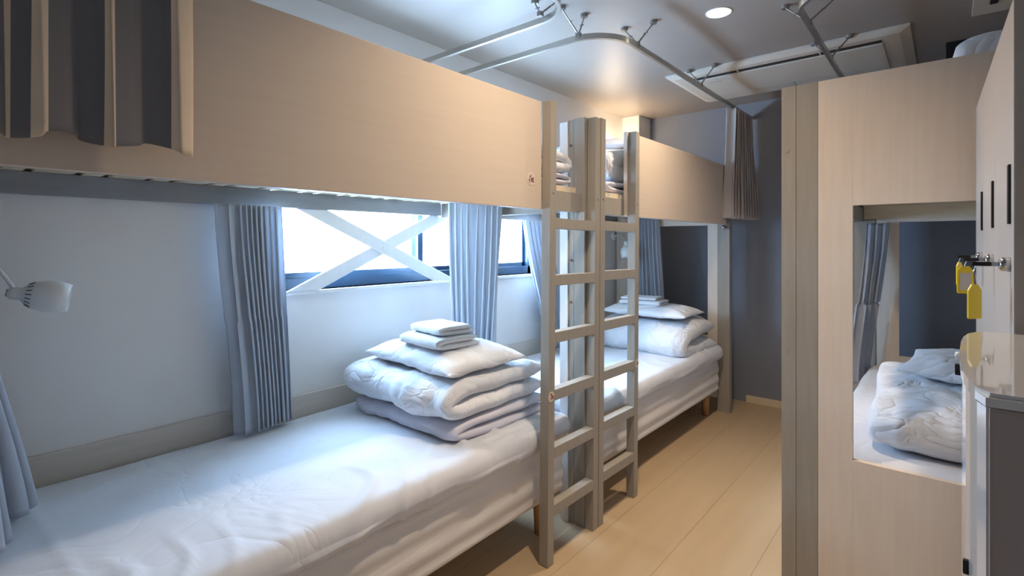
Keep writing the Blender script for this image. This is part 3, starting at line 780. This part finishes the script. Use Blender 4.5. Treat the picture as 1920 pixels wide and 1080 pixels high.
# built in local axes: -y along the bank towards the camera, +x into the body, then turned slightly about its far corner
def lbox(name, x0, x1, d0, d1, z0, z1, m, parent, bev=.002):
    bm = bmesh.new(); add_box(bm, .063+x0, .063+x1, 1.95-d1, 1.95-d0, z0, z1, bev); return finish(name, bm, m, parent)
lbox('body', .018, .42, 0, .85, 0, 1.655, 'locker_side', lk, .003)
for k in range(3):
    d = lbox('door', 0, .017, .002+LKW*k, LKW*(k+1)-.002, .04, 1.650, 'locker', lk, .003)
    hd = [.045, .055, .065][k]
    yh = [.215, .225, .24][k]
    lbox('handle', -.0035, .004, LKW*k+.232, LKW*k+.250, 1.300, 1.395, 'black', d, .001)
    bm = bmesh.new(); c = Vector((.063, 1.95-LKW*k-.241, 1.235)); add_lathe(bm, [(0, .014), (.006, .014), (.011, .011), (.012, 0), (0, 0)], c, (-1, 0, 0), 24); finish('lock', bm, 'chrome', d, smooth=True)
lk.rotation_euler.z = phi*1.0

def locker_pt(k, dx, z): # a point in front of lock k
    d = LKW*k+.241; c, s = math.cos(phi), math.sin(phi)
    x, y = dx, -d
    return Vector((.063+x*c-y*s, 1.95+x*s+y*c, z))
def key_tag(label, k, drop, tilt, paper, idx):
    p = locker_pt(k, -.012, 1.235)
    root = thing('key', label, 'key', p, 'locker keys with yellow tags')
    bm = bmesh.new()
    add_box(bm, p.x-.014, p.x+.003, p.y-.0012, p.y+.0012, p.z-.0035, p.z+.0035, .0006)
    finish('key_blade', bm, 'chrome', root)
    bm = bmesh.new(); add_box(bm, p.x-.034, p.x-.010, p.y-.002, p.y+.002, p.z-.0035, p.z+.0035, .0015); finish('key_bow', bm, 'black', root)
    c = Vector((p.x-.031, p.y, p.z-.009)); bm = bmesh.new()
    add_tube(bm, [c+Vector((.0*math.cos(t)+.002*math.sin(t), .006*math.cos(t), .007*math.sin(t))) for t in [2*PI*i/20 for i in range(21)]], .0009, 6); finish('split_ring', bm, 'chrome', root, smooth=True)
    bm = bmesh.new(); ztop = c.z-.005-drop
    if drop > .01:
        add_tube(bm, [(c.x, c.y, c.z-.006), (c.x+.002, c.y, ztop)], .0013, 6)
        finish('chain', bm, 'chrome', root)
        bm = bmesh.new()
    poly = [(-.012, -.057), (.012, -.057), (.0135, -.055), (.0135, -.010), (.006, 0), (-.006, 0), (-.0135, -.010), (-.0135, -.055)]
    R = Matrix.Rotation(math.radians(tilt), 4, 'Z')
    F_ = [bm.verts.new(Vector((c.x, c.y, ztop))+R@Vector((x, -.0013, z))) for x, z in poly]; B_ = [bm.verts.new(Vector((c.x, c.y, ztop))+R@Vector((x, .0013, z))) for x, z in poly]
    for i in range(8): bm.faces.new((F_[i], F_[(i+1) % 8], B_[(i+1) % 8], B_[i]))
    bm.faces.new(F_); bm.faces.new(B_[::-1])
    t = finish('tag', bm, 'yellow', root)
    if paper:
        bm = bmesh.new()
        Q = [(-.009, -.050), (.009, -.050), (.009, -.014), (-.009, -.014)]
        f = [bm.verts.new(Vector((c.x, c.y, ztop))+R@Vector((x, -.0018, z))) for x, z in Q]; bm.faces.new(f)
        finish('tag_label', bm, 'tagpaper', t)
key_tag('locker key in the farthest door with yellow tag', 0, 0, 66, False, 0)
key_tag('locker key in the middle door with a yellow and white tag', 1, .0, 12, True, 1)
key_tag('locker key in the nearest door with the long hanging yellow tag', 2, .020, 52, False, 2)

# ------------------------------------------------------------------ white appliance at the right edge
fr = thing('refrigerator', 'white glossy small refrigerator with curved door and dark side in the lower right corner', 'refrigerator', (.22, .86, 0))
ZT = 1.133
front = [(.036, 1.076), (.025, 1.036), (.0185, .995), (.0152, .945), (.0128, .874), (.0118, .810), (.0120, .761), (.0138, .720), (.0165, .690), (.0205, .660), (.0270, .634)]
top_poly = front+[(.50, .628), (.50, 1.076)]
bm = bmesh.new(); add_prism(bm, top_poly, ZT-.012, ZT)
bmesh.ops.bevel(bm, geom=[e for e in bm.edges if all(abs(v.co.z-ZT) < 1e-5 for v in e.verts)], offset=.004, segments=3, affect='EDGES')
finish('top_cover', bm, 'white_gloss', fr)
bm = bmesh.new(); door = [(x+.0015, y) for x, y in front[1:-1]]+[(.0275, .640), (.040, .640), (.055, 1.07)]
add_prism(bm, door, .03, ZT-.014); finish('door', bm, 'white_gloss', fr)
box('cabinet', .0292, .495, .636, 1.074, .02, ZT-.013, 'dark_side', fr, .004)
box('hinge_cap', .0085, .018, .925, .935, 1.089, 1.104, 'black', fr, .002)
box('hinge_cap', .0125, .020, .70, .705, .930, .945, 'black', fr, .002)
bm = bmesh.new(); add_lathe(bm, [(0, .006), (.005, .005), (.006, 0), (0, 0)], (.0145, .95, 1.112), (-1, 0, 0), 20); finish('catch', bm, 'white_plastic', fr, smooth=True)
ty = thing('tray', 'small white tray on the refrigerator at the right edge of the picture', 'tray', (.20, 1.0, ZT))
bm = bmesh.new(); add_box(bm, .105, .36, .90, 1.08, ZT+.001, ZT+.006, .002); finish('tray_base', bm, 'white_gloss', ty)
bm = bmesh.new()
add_box(bm, .105, .109, .90, 1.08, ZT+.006, ZT+.016, .001); add_box(bm, .356, .36, .90, 1.08, ZT+.006, ZT+.016, .001)
add_box(bm, .109, .356, .90, .904, ZT+.006, ZT+.016, .001); add_box(bm, .109, .356, 1.076, 1.08, ZT+.006, ZT+.016, .001)
finish('tray_rim', bm, 'white_gloss', ty)

# ------------------------------------------------------------------ stickers
sticker(lad1, 1.624, .662, .019, .021)
marks(lad1, -1.1825, 1.624, .662, .019, 'ink', [(-.1, .5, .28), (.05, -.1, .2), (-.2, -.35, .15)])
marks(lad1, -1.1824, 1.624, .662, .019, 'ink_red', [(.45, .05, .25), (.55, -.3, .2)])
sticker(lad2, 2.353, .668, .018, .021)
marks(lad2, -1.1825, 2.353, .668, .018, 'ink', [(-.2, .5, .25), (-.1, -.2, .35), (.3, .05, .2)])
sticker(b1, 1.557, 1.518, .024, .026, XF+.0002)['label'] = 'faint round sticker'
marks(b1, XF+.001, 1.557, 1.518, .022, 'ink', [(-.1, .5, .16), (-.35, .25, .14), (-.5, -.25, .2), (.1, 0, .18), (.5, .0, .25), (.15, -.35, .2), (.55, -.45, .18), (-.4, -.65, .1)])
